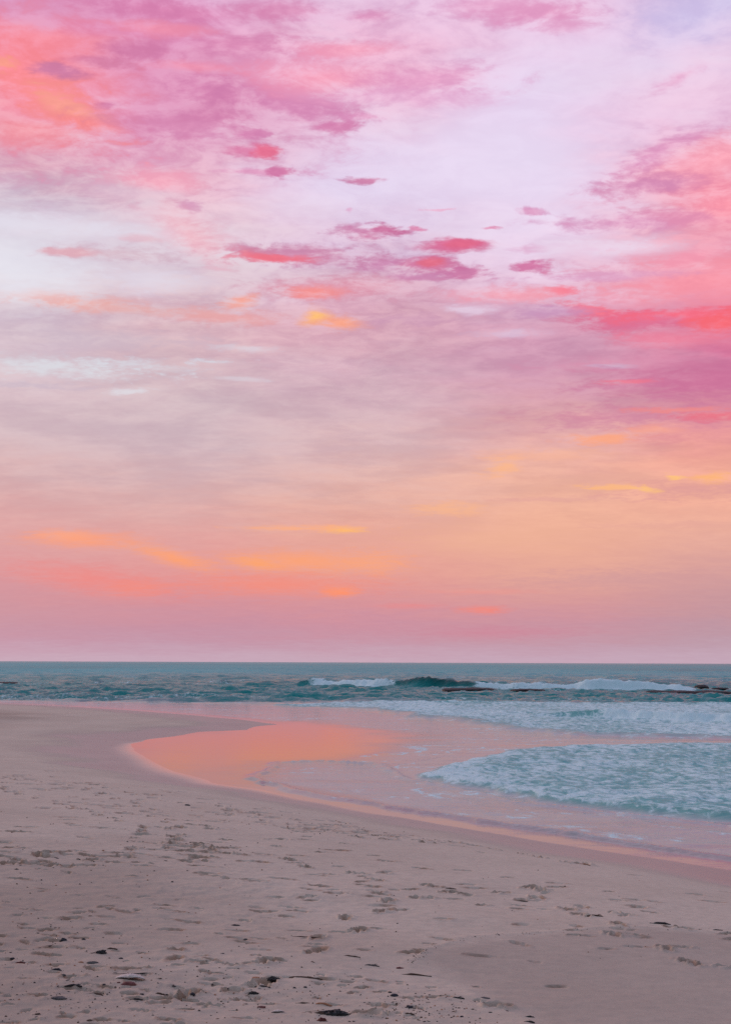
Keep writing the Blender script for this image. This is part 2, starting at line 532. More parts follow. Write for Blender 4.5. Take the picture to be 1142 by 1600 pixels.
# ------------------------------------------------------------------ beach
def make_beach():
    rs = np.concatenate([rrange(0.8, 6.2, 1.04), rrange(6.2, 24, 1.0028), rrange(24, 150, 1.006), rrange(150, 40000, 1.25), [40000.0]])
    az = az_columns(17.5, 0.05)
    Rg, A = np.meshgrid(rs, az, indexing='ij')
    X, Y = Rg * np.sin(A), Rg * np.cos(A)
    D = shore_d(X, Y)
    Z = beach_profile(X, Y, D)
    nr, nc = X.shape
    dist = np.zeros_like(X)
    rng = random.Random(7)
    def cells(x, y, rad):
        r = math.hypot(x, y); a = math.atan2(x, y)
        i0, i1 = np.searchsorted(rs, [r - rad, r + rad])
        j0, j1 = np.searchsorted(az, [a - rad / r, a + rad / r])
        return slice(max(i0 - 1, 0), i1 + 1), slice(max(j0 - 1, 0), j1 + 1)
    def stamp(x, y, L, W, ang, depth, rim=0.4):
        if float(shore_d(np.array([x]), np.array([y]))[0]) < 2.6: return
        si, sj = cells(x, y, L * 2.2)
        xx, yy = X[si, sj], Y[si, sj]
        if xx.size == 0: return
        ca, sa = math.cos(ang), math.sin(ang)
        wob = (vnoise(xx * 22 + x * 5, yy * 22, 3) - 0.5) * 0.5
        u = ((xx - x) * ca + (yy - y) * sa) / L
        v = (-(xx - x) * sa + (yy - y) * ca) / W
        q = np.sqrt(u * u + v * v) * (1 + wob)
        pit = np.exp(-q ** 6)
        ring = np.exp(-((q - 1.35) / 0.33) ** 2)
        n = vnoise(xx * 13, yy * 13, 8)
        Z[si, sj] += -depth * pit + rim * depth * ring * (0.3 + 1.2 * n)
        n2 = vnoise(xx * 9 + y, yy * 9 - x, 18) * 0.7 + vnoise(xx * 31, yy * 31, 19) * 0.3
        dist[si, sj] = np.maximum(dist[si, sj], (1 - sstep(0.9, 1.9, q)) * sstep(0.30, 0.62, n2))  # warm loose sand round each print, also painting the shade inside its pit
    # (centre x, y, spread x, y, how many, length range m, depth range m) — spots of trodden sand seen in the photograph
    for cx, cy, sx, sy, n, l0, l1, d0, d1 in FOOTPRINTS:
        pts = [(rng.gauss(cx, sx), rng.gauss(cy, sy)) for _ in range(n)]
        for x, y in zip(*pix_beach(*zip(*pts))):
            if rng.random() < 0.3: continue
            L = rng.uniform(l0, l1)
            stamp(x, y, L, L * rng.uniform(0.35, 0.55), rng.gauss(0.0, 0.45), 1.9 * rng.uniform(d0, d1), rng.uniform(0.06, 0.24))
    for tr in TRAILS:
        tx, ty = pix_beach(*zip(*tr))
        seg = np.concatenate([[0], np.cumsum(np.hypot(np.diff(tx), np.diff(ty)))])
        q, side = rng.uniform(0, 0.4), 1
        while q < seg[-1]:
            x, y = np.interp(q, seg, tx), np.interp(q, seg, ty)
            x2, y2 = np.interp(q + 0.1, seg, tx), np.interp(q + 0.1, seg, ty)
            if q + 0.1 > seg[-1]: break
            a = math.atan2(y2 - y, x2 - x)
            ox = side * rng.uniform(0.07, 0.14)
            fx, fy = x - math.sin(a) * ox + rng.gauss(0, 0.03), y + math.cos(a) * ox + rng.gauss(0, 0.03)
            b_ = a + side * 0.12 + rng.gauss(0, 0.12)
            dp = rng.uniform(0.04, 0.07)
            stamp(fx + 0.06 * math.cos(b_), fy + 0.06 * math.sin(b_), 0.085, 0.058, b_, dp, 0.28)       # ball of the foot
            stamp(fx - 0.075 * math.cos(b_), fy - 0.075 * math.sin(b_), 0.055, 0.045, b_, dp * 1.15, 0.28)  # heel
            q += rng.uniform(0.58, 0.72); side = -side
    for px, py, L, W, dp in ((775,1572,.085,.07,.05), (905,348+1000,.16,.09,.05), (312,1503,.07,.045,.035), (275,1484,.06,.04,.03), (575,1585,.08,.06,.045),
                             (366,1549,.07,.05,.035), (1127,1510,.06,.05,.03), (200,1514,.09,.05,.03)):
        x, y = pix_beach(px, py)
        stamp(x, y, L, W, 0.2, dp, 0.5)
    # crumbly texture of dry, trodden sand
    tread = np.zeros_like(X)
    for cx, cy, sx, sy in ((120,1300,260,110), (180,1530,260,90), (560,1560,200,50), (300,1400,250,60)):
        x, y = pix_beach(cx, cy); x2, y2 = pix_beach(cx + sx, cy); x3, y3 = pix_beach(cx, cy - sy)
        tread = np.maximum(tread, np.exp(-((X - x) / abs(x2 - x)) ** 2 - ((Y - y) / abs(y3 - y)) ** 2))
    near = 1 - sstep(14, 30, Rg)
    Z += sstep(5, 9, D) * near * (0.25 + tread) * ((fbm(X * 7, Y * 7, 3, 31) - 0.5) * 0.022)
    lum = sstep(0.62, 0.8, fbm(X * 16, Y * 16, 2, 41)) * sstep(0.45, 0.62, fbm(X * 1.6, Y * 1.6, 3, 43))
    Z += lum * tread * near * 0.007 * sstep(5, 9, D)
    # upper swash line in the foreground: the sheet left by the last high wave
    T = poly_sdf(X, Y, [pix_beach(*p) for p in TIDE]) + (fbm(X * 3, Y * 3, 3, 51) - 0.5) * 0.25
    Z += 0.007 * np.exp(-(T / 0.05) ** 2) * near
    damp = sstep(-0.05, 0.3, T) * near
    wetn = (fbm(X * 0.35, Y * 0.35, 3, 61) - 0.5)
    r_w = 2.3 + 3.0 * sstep(30, 55, Rg)
    wet = 1 - sstep(0.4, 1.0, D / r_w + wetn * 0.8)
    film = 1 - sstep(0.0, 1.0, D / (0.35 + 1.1 * sstep(28, 42, Rg) * (1 - sstep(52, 62, Rg))))
    upper = sstep(8.0, 15.5, D + (fbm(X * 0.4, Y * 0.4, 4, 66) - 0.5) * 6)  # foreground vignetting painted into the sand colour: darker brown up the beach
    keep = D > -25
    V = np.stack([X, Y, Z], -1).reshape(-1, 3)
    F = grid_faces(nr, nc, keep)
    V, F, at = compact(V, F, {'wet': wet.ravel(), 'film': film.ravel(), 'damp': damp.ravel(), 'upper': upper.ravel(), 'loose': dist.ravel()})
    m, k, out = mat('sand')
    pos = k.n('ShaderNodeNewGeometry').outputs['Position']
    patch = k.noise(pos, 0.5, 5, 0.6)
    grain = k.noise(pos, 220.0, 3, 0.7)
    mott = k.noise(pos, 9.0, 6, 0.65)
    dry = k.mix(k.ramp01(patch, 0.35, 0.68), SAND_A, SAND_B)
    dry = k.mix(k.math('MULTIPLY', attr(k, 'upper'), 0.8), dry, SAND_VIGNETTE)
    dry = k.mix(k.ramp01(mott, 0.35, 0.7, 0.0, 0.35), dry, SAND_C)
    dry = k.mix(k.math('MULTIPLY', attr(k, 'loose'), 0.85), dry, SAND_LOOSE_SHADE)
    dry = k.mix(k.math('MULTIPLY', attr(k, 'damp'), 0.42), dry, SAND_DAMP)
    spk = k.ramp01(k.noise(pos, 60.0, 2, 0.5), 0.68, 0.76, 0.0, 0.5)
    dry = k.mix(spk, dry, (0.10, 0.07, 0.065))
    wet_c = k.mix(k.ramp01(patch, 0.3, 0.7), SAND_WET, tuple(v * 1.12 for v in SAND_WET))
    colr = k.mix(attr(k, 'wet'), dry, wet_c)
    p = k.n('ShaderNodeBsdfPrincipled')
    k.put(p.inputs['Base Color'], colr)
    k.put(p.inputs['Roughness'], k.math('SUBTRACT', k.ramp01(attr(k, 'wet'), 0.0, 1.0, 0.9, 0.42), k.math('MULTIPLY', attr(k, 'film'), 0.34)))
    k.put(p.inputs['Specular IOR Level'], k.ramp01(attr(k, 'wet'), 0.0, 1.0, 0.1, 0.26))
    bm_ = k.n('ShaderNodeBump')
    bm_.inputs['Distance'].default_value = 0.006
    k.put(bm_.inputs['Strength'], k.ramp01(attr(k, 'wet'), 0.0, 0.8, 0.55, 0.04))
    k.put(bm_.inputs['Height'], k.math('MULTIPLY_ADD', mott, 1.5, k.math('MULTIPLY', grain, 0.4)))
    k.put(p.inputs['Normal'], bm_.outputs[0])
    k.put(out.inputs['Surface'], p.outputs[0])
    return mesh_object('beach', V, F, m, at, 'structure'), (rs, az, Z)

SAND_A, SAND_B, SAND_C = (0.66, 0.54, 0.44), (0.61, 0.49, 0.395), (0.38, 0.32, 0.265)
SAND_VIGNETTE = (0.36, 0.268, 0.215)
SAND_LOOSE_SHADE, SAND_DAMP, SAND_WET = (0.33, 0.20, 0.135), (0.34, 0.265, 0.225), (0.36, 0.285, 0.24)
TRAILS = [
    [(330,1258),(480,1285),(620,1303),(760,1322),(920,1350)], [(0,1213),(120,1228),(230,1262),(300,1322)], [(340,1265),(470,1292),(600,1312),(700,1318)],
    [(180,1330),(330,1326),(450,1345),(600,1375),(720,1395),(830,1410),(1030,1441),(1140,1456)], [(0,1352),(150,1346),(260,1322)],
    [(300,1560),(450,1500),(560,1440),(640,1400),(900,1385)], [(0,1228),(200,1285),(330,1330)], [(1130,1520),(1000,1470),(900,1420),(820,1385)],
]
FOOTPRINTS = [
    (60,1220,60,10,45,.10,.2,.03,.06), (170,1250,90,25,60,.07,.16,.02,.05), (250,1290,90,25,55,.07,.16,.02,.05), (300,1325,45,10,30,.07,.14,.03,.05),
    (40,1340,60,14,40,.06,.14,.03,.05), (130,1345,60,8,20,.05,.12,.02,.04), (400,1268,50,6,34,.08,.16,.03,.05), (520,1290,60,8,40,.08,.16,.03,.05),
    (620,1303,50,5,28,.08,.14,.03,.05), (720,1318,60,6,24,.08,.14,.02,.04), (240,1245,20,4,8,.08,.15,.03,.05),
    (450,1345,120,18,40,.06,.13,.02,.035), (330,1340,40,8,16,.05,.12,.03,.045), (600,1390,160,18,40,.06,.12,.015,.03),
    (900,1400,140,18,26,.06,.13,.015,.03), (1000,1450,100,30,16,.06,.12,.012,.028), (300,1440,130,25,40,.045,.1,.012,.028), (90,1420,90,20,40,.035,.09,.012,.026),
    (60,1480,70,30,50,.03,.08,.012,.026), (480,1470,120,25,30,.045,.1,.012,.026), (110,1560,110,25,70,.025,.07,.012,.026),
    (430,1545,110,25,50,.03,.07,.012,.026), (660,1570,70,18,40,.02,.06,.012,.026), (300,1515,60,20,25,.03,.07,.015,.028), (300,1570,80,20,30,.03,.07,.015,.028),
    (880,1480,160,25,14,.06,.12,.008,.018),
]

# ------------------------------------------------------------------ sea
def ext(x, xs, ys):
    v = np.interp(x, xs, ys)
    v = np.where(x < xs[0], ys[0] + (x - xs[0]) * (ys[1] - ys[0]) / (xs[1] - xs[0]), v)
    return np.where(x > xs[-1], ys[-1] + (x - xs[-1]) * (ys[-1] - ys[-2]) / (xs[-1] - xs[-2]), v)

def make_sea():
    rs = np.concatenate([rrange(14, 60, 1.005), rrange(60, 200, 1.0032), rrange(200, 500, 1.006), rrange(500, 4000, 1.008), rrange(4000, 60000, 1.12), [60000.0]])
    az = az_columns(18.0, 0.06)
    Rg, A = np.meshgrid(rs, az, indexing='ij')
    X, Y = Rg * np.sin(A), Rg * np.cos(A)
    D = shore_d(X, Y)
    S = -D                                                       # metres out from the waterline
    dr = np.gradient(rs)[:, None] * np.ones_like(X)
    rng = np.random.RandomState(4)
    # open-water zone: out past the surf
    out_line = [(-300,1090),(0,1096),(415,1100),(560,1098),(700,1099),(900,1100),(1142,1103),(1500,1108)]
    OL = np.array([pix_sea(*p) for p in out_line])
    yl = ext(X, OL[:, 0], OL[:, 1])
    off = np.where(np.abs(A) < 1.2, sstep(-2, 9, Y - yl), sstep(10, 60, S))
    # chop: many small crested waves running shoreward
    H = np.zeros_like(X)
    for i in range(80):
        lam = 0.8 * (8 / 0.8) ** rng.rand()
        th = rng.normal(0, 0.42)
        kx, ky = math.sin(th) * 2 * math.pi / lam, math.cos(th) * 2 * math.pi / lam
        am = 0.0105 * lam ** 0.45
        att = sstep(1.6, 3.2, lam / dr)
        ph = kx * X + ky * Y + rng.rand() * 6.28
        H += am * att * np.sin(ph + 0.35 * np.sin(ph))
    gust = 0.55 + 0.9 * fbm(X * 0.02, Y * 0.035, 3, 71)
    H *= gust * (1 - 0.5 * sstep(300, 3000, Rg))
    H = H + 0.35 * np.maximum(H, 0) ** 2 / 0.2 * 0.5
    dash = fbm(X * 0.42, Y * 0.6, 5, 73, 0.66) - 0.5
    H += 0.72 * dash * (1 - sstep(180, 420, Rg)) * (0.5 + gust * 0.5)
    far_w = ((fbm(X * 0.10, Y * 0.085, 4, 74, 0.6) - 0.5) * (1 - sstep(500, 1200, Rg)) * 1.7 + (fbm(X * 0.02, Y * 0.02, 4, 75, 0.6) - 0.5) * sstep(400, 900, Rg) * (1 - 0.75 * sstep(1500, 4000, Rg)) * 1.6) * sstep(150, 260, Rg)
    H += far_w
    Z = H * off
    foam = np.zeros_like(X)
    # surf zone sheets
    def poly(pp): return poly_sdf(X, Y, [pix_sea(*p) for p in pp])
    front = np.abs(A) < 1.3
    BB = poly([(415,1102),(560,1098),(700,1098),(900,1099),(1142,1101),(1600,1104),(1600,1182),(1142,1157),(1000,1154),(900,1150),(800,1140),(700,1125),(560,1110)])
    BB = BB + (fbm(X * 0.35, Y * 0.12, 4, 81) - 0.5) * 5.0
    bband = sstep(-0.3, 1.6, BB)
    foam = np.maximum(foam, bband * (0.40 + 0.3 * fbm(X * 0.25, Y * 0.08, 3, 83)))
    Z += bband * (0.07 + 0.26 * (fbm(X * 0.7, Y * 0.35, 4, 82, 0.6) - 0.42)) * front
    Z += 0.10 * np.exp(-((BB - 0.7) / 0.7) ** 2) * front * sstep(-4, 2, X)
    # near bore
    CP = [(637,1213),(645,1207),(690,1197),(745,1186),(785,1174),(830,1168),(950,1164),(1142,1162),(1700,1158),(1900,1370),(1500,1318),(1142,1288),(1000,1275),(900,1265),(830,1253),(760,1237),(680,1222)]
    CC = poly(CP) + (fbm(X * 1.1, Y * 0.5, 4, 91) - 0.5) * 0.9
    grow = sstep(-0.5, 8.0, X) * 0.9 + 0.25
    face = pix_sea(800, 1245)
    fr_d = np.exp(-np.maximum(CC, 0) / 3.0)
    cin = sstep(0.0, 0.75, CC)
    lower = sstep(60, 40, Rg * 1.0) if False else 1 - sstep(46, 54, Y + 0.35 * X)
    Z += cin * (0.04 + 0.11 * grow * fr_d * lower + 0.05 * fr_d) * front
    lump = fbm(X * 2.2, Y * 2.2, 4, 92) - 0.5
    chopC = fbm(X * 0.75, Y * 0.6, 4, 93, 0.6) - 0.5
    Z += cin * (0.2 * chopC * (0.45 + 0.55 * sstep(0.4, 2.0, CC)) + 0.06 * lump * fr_d) * front
    tip = np.exp(-np.maximum(CC, 0) / 1.3) * (1 - sstep(2.5, 6.5, X)) + np.exp(-np.maximum(CC, 0) / 0.35) * 0.9
    foam = np.maximum(foam, cin * np.clip(0.34 + 0.30 * fbm(X * 0.5, Y * 0.35, 3, 94) + 0.32 * tip, 0, 1))
    green = cin * np.exp(-((CC - 0.55) / 0.55) ** 2) * (0.45 + 0.55 * sstep(1.5, 6, X)) * lower
    # thin swash sheet
    DP = [(386,1217),(392,1211),(412,1203),(424,1192),(500,1189),(600,1194),(640,1216),(680,1225),(760,1240),(830,1256),(1142,1292),(1700,1360),(1900,1480),(1142,1347),(1000,1326),(850,1302),(700,1279),(560,1256),(450,1238)]
    DD = poly(DP) + (fbm(X * 1.5, Y * 0.8, 4, 101) - 0.5) * 0.5
    din = sstep(-0.05, 0.3, DD)
    Z += (0.018 * din + 0.05 * np.exp(-((DD - 0.2) / 0.15) ** 2) * (0.4 + fbm(X * 1.2, Y * 1.2, 3, 102))) * front * (S > -0.2)
    foam = np.maximum(foam, np.exp(-((DD - 0.2) / 0.25) ** 2) * 0.30 * fbm(X * 2, Y * 2, 3, 103))
    ripD = din * (0.35 + 0.65 * fbm(X * 0.4, Y * 0.6, 3, 104))
    brk = sstep(0.40, 0.62, fbm(X * 0.45, Y * 0.45, 3, 105))
    for q, c_, sd_, w_ in ((1.25, DD, 106, 0.14), (2.6, DD, 107, 0.2), (-1.6, CC, 108, 0.2), (-3.4, CC, 109, 0.3)):
        line = np.exp(-((c_ - q - (fbm(X * 0.6, Y * 0.4, 3, sd_) - 0.5) * 2.2) / w_) ** 2) * front * sstep(0.6, 1.6, S) * (1 - off) * (1 - cin) * sstep(-2.5, 1.0, X)
        foam = np.maximum(foam, 0.62 * line * brk)
        Z += 0.012 * line
    # small standing ripples in the film
    rip_ln = sstep(0.55, 0.78, fbm(X * 0.25, Y * 1.1, 4, 111))
    Z += 0.03 * rip_ln * (fbm(X * 0.8, Y * 3.0, 3, 112) - 0.4) * sstep(2, 8, S) * (1 - off) * front * sstep(-1, 4, X)
    green_w = np.zeros_like(X)
    wall = np.zeros_like(X)
    # the two breakers
    def breaker(base, hts, foams, rise, fall, seed, lumpy, pale=True):
        nonlocal Z, foam, green, green_w, wall
        bp = np.array([pix_sea(*p) for p in base])
        yb = ext(X, bp[:, 0], bp[:, 1]) + (fbm(X * 0.22, X * 0 + 3.3, 3, seed) - 0.5) * 2.5
        pxx = np.interp(A, [math.radians(pix_azel(p, base[len(base)//2][1])[0]) for p in np.arange(-400, 1601, 100)], np.arange(-400, 1601, 100.0))
        ht = np.interp(pxx, hts[0], hts[1]) * (0.8 + 0.4 * fbm(X * 0.3, X * 0, 3, seed + 1))
        fo = np.interp(pxx, foams[0], foams[1])
        t = Y - yb
        prof = sstep(0, rise, t) * np.exp(-np.maximum(t - rise, 0) / fall)
        Z += front * ht * prof
        fz = sstep(-1.2, 0.2, t) * np.exp(-np.maximum(t - rise * 1.1, 0) / (fall * 0.26))
        Z += front * lumpy * fo * fz * (fbm(X * 1.4, Y * 1.4, 4, seed + 2) - 0.35) * (ht > 0.05)
        foam = np.maximum(foam, front * fo * fz * (ht > 0.03))
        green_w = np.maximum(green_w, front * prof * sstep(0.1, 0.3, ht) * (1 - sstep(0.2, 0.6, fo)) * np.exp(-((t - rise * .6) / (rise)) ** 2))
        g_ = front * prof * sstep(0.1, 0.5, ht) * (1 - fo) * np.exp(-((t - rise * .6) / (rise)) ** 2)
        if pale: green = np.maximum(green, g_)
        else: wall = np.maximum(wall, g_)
    breaker([(420,1072),(620,1076),(740,1078),(900,1079.5),(1080,1081),(1300,1083)],
            ([430,500,560,640,700,740,800,870,950,1050,1085,1110], [0,.75,1.0,1.15,1.15,.9,.75,.8,1.15,.95,.3,0]),
            ([470,500,590,615,640,730,750,800,860,880,1070,1100], [0,1,.95,.5,0,0,.8,.65,.8,1,1,0]), 1.7, 5.0, 201, 0.32, False)
    breaker([(820,1120),(950,1124),(1142,1130),(1500,1140)],
            ([820,905,930,1000,1142,1600], [0,.34,.42,.42,.38,.35]),
            ([900,925,950,1000,1015,1040,1060,1142,1600], [0,.05,1,1,.7,.95,1,1,.95]), 0.9, 3.0, 221, 0.25)
    breaker([(0,1068),(150,1069),(300,1068),(520,1070)], ([60,130,200,300,420,480], [0,.35,.3,.3,.4,0]),
            ([60,130,200,260,330,420,460], [0,.35,.5,.0,.5,.1,0]), 1.6, 5.0, 241, 0.15, False)
    # whitecaps and foam streaks further out
    foam = np.maximum(foam, off * sstep(0.56, 0.70, fbm(X * 0.045, Y * 0.10, 5, 121, 0.6)) * 0.34 * (1 - sstep(260, 500, Rg)))
    foam = np.maximum(foam, (1 - off) * front * sstep(3, 9, S) * sstep(0.56, 0.75, fbm(X * 0.12, Y * 0.5, 4, 123)) * 0.32 * sstep(-2, 5, X))
    foam = foam * (1 - 0.6 * np.clip(green_w, 0, 1))
    Z *= sstep(-0.3, 0.5, S) * 0.999 + 0.001
    Z = np.where(Rg > 30000, -2.0, Z) if False else Z
    deep = np.clip(off + 0.9 * cin + 0.8 * bband, 0, 1) 
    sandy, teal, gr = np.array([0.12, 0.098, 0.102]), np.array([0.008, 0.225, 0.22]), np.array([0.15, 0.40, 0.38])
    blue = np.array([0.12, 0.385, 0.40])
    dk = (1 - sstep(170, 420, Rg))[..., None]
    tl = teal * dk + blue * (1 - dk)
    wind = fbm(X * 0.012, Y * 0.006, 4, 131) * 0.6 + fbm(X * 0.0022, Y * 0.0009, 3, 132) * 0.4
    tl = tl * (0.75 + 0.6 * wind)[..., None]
    surf = np.array([0.14, 0.45, 0.455])
    tl = tl * off[..., None] + surf * (1 - off[..., None])
    POOL = poly([(180,1165),(260,1150),(442,1130),(470,1128),(570,1138),(640,1158),(600,1170),(520,1184),(430,1192),(404,1206),(386,1221),(330,1228),(240,1200)])
    mirror = sstep(-2.5, 1.5, POOL + (fbm(X * 0.5, Y * 0.25, 3, 134) - 0.5) * 3.0)
    milk = np.clip((1 - off) * front * (1 - mirror) * sstep(0.2, 1.3, S) * (0.62 + 0.75 * fbm(X * 0.3, Y * 0.8, 4, 133)), 0, 1)
    foam = np.maximum(foam, milk * 0.42 * sstep(0.42, 0.72, fbm(X * 0.5, Y * 1.1, 5, 135, 0.6)))
    sandy = sandy * (1 - milk[..., None]) + np.array([0.43, 0.49, 0.49]) * milk[..., None]
    edge = (1 - off) * front * (1 - mirror) * (1 - sstep(0.4, 1.3, S)) * (1 - milk)
    sandy = sandy * (1 - edge[..., None]) + np.array([0.44, 0.37, 0.355]) * edge[..., None]
    turbid = np.clip((0.28 + 0.28 * sstep(200, 500, Rg) - 0.22 * sstep(1200, 4000, Rg)) * off + 0.72 * cin + 0.6 * bband + 0.42 * milk * (1 - cin) + 0.3 * edge + 0.3 * green, 0, 0.78)
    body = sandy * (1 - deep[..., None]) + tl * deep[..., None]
    body = body * (1 - np.clip(green, 0, 1)[..., None]) + gr * np.clip(green, 0, 1)[..., None]
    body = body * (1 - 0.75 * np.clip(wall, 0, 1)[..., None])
    milk_r = milk
    ripple = np.clip(0.015 + 0.05 * sstep(-2, 6, X) + 0.55 * off + 0.5 * cin + 0.35 * bband + 0.13 * ripD + 0.05 * milk_r + 0.12 * rip_ln * (1 - off) * sstep(-1, 4, X), 0, 1)
    keep = (S > -1.0)
    V = np.stack([X, Y, Z + 0.004], -1).reshape(-1, 3)
    F = grid_faces(*X.shape, keep)
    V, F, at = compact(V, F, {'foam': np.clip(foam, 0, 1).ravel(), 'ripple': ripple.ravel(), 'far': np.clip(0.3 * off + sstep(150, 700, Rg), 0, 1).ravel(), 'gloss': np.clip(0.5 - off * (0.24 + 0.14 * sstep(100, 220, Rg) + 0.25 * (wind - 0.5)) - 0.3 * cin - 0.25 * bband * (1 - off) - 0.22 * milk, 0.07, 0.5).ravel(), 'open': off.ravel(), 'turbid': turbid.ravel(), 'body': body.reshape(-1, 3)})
    m, k, out = mat('sea_water')
    pos = k.n('ShaderNodeNewGeometry').outputs['Position']
    fo = attr(k, 'foam')
    fn = k.noise(k.vmath('MULTIPLY', pos, (1.0, 0.45, 1.0)), 3.4, 8, 0.7, dist=0.5)
    fthr = k.math('SUBTRACT', 0.98, k.math('MULTIPLY', fo, 0.95))
    fm = k.math('MULTIPLY', k.ramp01(k.math('SUBTRACT', fn, k.math('MULTIPLY_ADD', fthr, 0.55, 0.22)), -0.10, 0.10), k.ramp01(fo, 0.02, 0.2))
    fm = k.math('MULTIPLY', fm, 0.92)
    water = k.n('ShaderNodeBsdfPrincipled')
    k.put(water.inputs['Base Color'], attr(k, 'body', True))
    k.put(water.inputs['Roughness'], k.ramp01(attr(k, 'far'), 0.0, 1.0, 0.05, 0.28))
    k.put(water.inputs['Specular IOR Level'], attr(k, 'gloss'))
    water.inputs['IOR'].default_value = 1.33
    rp = attr(k, 'ripple')
    h1 = k.noise(k.vmath('MULTIPLY', pos, (0.6, 1.3, 1.0)), 3.0, 4, 0.6)
    h2 = k.noise(k.vmath('MULTIPLY', pos, (0.7, 1.2, 1.0)), 0.9, 3, 0.5)
    bmp = k.n('ShaderNodeBump')
    bmp.inputs['Distance'].default_value = 0.22
    k.put(bmp.inputs['Strength'], rp)
    h3 = k.math('MULTIPLY', k.noise(k.vmath('MULTIPLY', pos, (0.45, 1.0, 1.0)), 0.5, 5, 0.6), k.math('MULTIPLY', attr(k, 'open'), 3.0))
    k.put(bmp.inputs['Height'], k.math('ADD', h3, k.math('MULTIPLY_ADD', h2, 0.8, k.math('MULTIPLY', h1, 0.5))))
    k.put(water.inputs['Normal'], bmp.outputs[0])
    murk = k.n('ShaderNodeBsdfDiffuse')
    k.put(murk.inputs['Color'], attr(k, 'body', True))
    k.put(murk.inputs['Normal'], bmp.outputs[0])
    wm = k.n('ShaderNodeMixShader')
    k.put(wm.inputs[0], attr(k, 'turbid')); k.put(wm.inputs[1], water.outputs[0]); k.put(wm.inputs[2], murk.outputs[0])
    white = k.n('ShaderNodeBsdfPrincipled')
    white.inputs['Base Color'].default_value = FOAM + (1,)
    white.inputs['Roughness'].default_value = 0.85
    white.inputs['Specular IOR Level'].default_value = 0.2
    b2 = k.n('ShaderNodeBump')
    b2.inputs['Distance'].default_value = 0.12
    b2.inputs['Strength'].default_value = 0.8
    k.put(b2.inputs['Height'], fn)
    k.put(white.inputs['Normal'], b2.outputs[0])
    mx = k.n('ShaderNodeMixShader')
    k.put(mx.inputs[0], fm)
    k.put(mx.inputs[1], wm.outputs[0])
    k.put(mx.inputs[2], white.outputs[0])
    k.put(out.inputs['Surface'], mx.outputs[0])
    return mesh_object('sea', V, F, m, at, 'structure')
FOAM = (0.70, 0.90, 0.93)

beach, (BRS, BAZ, BZ) = make_beach()
sea = make_sea()

def ground_z(x, y):
    r, a = math.hypot(x, y), math.atan2(x, y)
    i = min(max(np.searchsorted(BRS, r), 1), len(BRS) - 1); j = min(max(np.searchsorted(BAZ, a), 1), len(BAZ) - 1)
    fi = (r - BRS[i - 1]) / (BRS[i] - BRS[i - 1]); fj = (a - BAZ[j - 1]) / (BAZ[j] - BAZ[j - 1])
    return float(BZ[i-1, j-1] * (1-fi) * (1-fj) + BZ[i, j-1] * fi * (1-fj) + BZ[i-1, j] * (1-fi) * fj + BZ[i, j] * fi * fj)

def pix_ground(px, py):
    d = pix_dir(px, py)
    t = (1.2 - CAM_Z) / d[2]
    for _ in range(14):
        t = 0.5 * t + 0.5 * (ground_z(d[0] * t, d[1] * t) - CAM_Z) / d[2]
    x, y = d[0] * t, d[1] * t
    return x, y, ground_z(x, y)

# ------------------------------------------------------------------ things on the sand and in the water
def simple_mat(name, c1, c2, scale, rough=0.7, spec=0.3, bump=0.4, bdist=0.003):
    m, k, out = mat(name)
    tc = k.n('ShaderNodeTexCoord').outputs['Object']
    n = k.noise(tc, scale, 5, 0.6)
    p = k.n('ShaderNodeBsdfPrincipled')
    k.put(p.inputs['Base Color'], k.mix(k.ramp01(n, 0.35, 0.65), c1, c2))
    p.inputs['Roughness'].default_value = rough
    p.inputs['Specular IOR Level'].default_value = spec
    b_ = k.n('ShaderNodeBump'); b_.inputs['Strength'].default_value = bump; b_.inputs['Distance'].default_value = bdist
    k.put(b_.inputs['Height'], n); k.put(p.inputs['Normal'], b_.outputs[0])
    k.put(out.inputs['Surface'], p.outputs[0])
    return m
M = {
    'black': simple_mat('dark_basalt', (0.012, 0.013, 0.02), (0.03, 0.03, 0.038), 60, 0.65),
    'weed': simple_mat('black_kelp', (0.008, 0.009, 0.011), (0.022, 0.019, 0.016), 90, 0.5, 0.4),
    'red': simple_mat('red_brown_stone', (0.10, 0.018, 0.018), (0.16, 0.045, 0.035), 70, 0.6),
    'brown': simple_mat('brown_driftwood', (0.07, 0.042, 0.03), (0.13, 0.08, 0.058), 80, 0.85),
    'orange': simple_mat('orange_shell', (0.34, 0.13, 0.06), (0.45, 0.22, 0.12), 90, 0.6),
    'white': simple_mat('bleached_shell', (0.66, 0.58, 0.52), (0.52, 0.42, 0.36), 60, 0.5),
    'grey': simple_mat('grey_stone', (0.07, 0.065, 0.065), (0.12, 0.105, 0.1), 60, 0.8),
    'rock': simple_mat('wet_reef_rock', (0.012, 0.014, 0.015), (0.035, 0.036, 0.034), 1.2, 0.6, 0.12, 0.8, 0.15),
}

def link(name, bm, material, parent=None):
    me = bpy.data.meshes.new(name)
    bm.to_mesh(me); bm.free()
    for p in me.polygons: p.use_smooth = True
    me.materials.append(material)
    o = bpy.data.objects.new(name, me)
    COL.objects.link(o)
    if parent: o.parent = parent
    return o

def tag(o, label, cat, group=None):
    o['label'] = label; o['category'] = cat
    if group: o['group'] = group
    return o

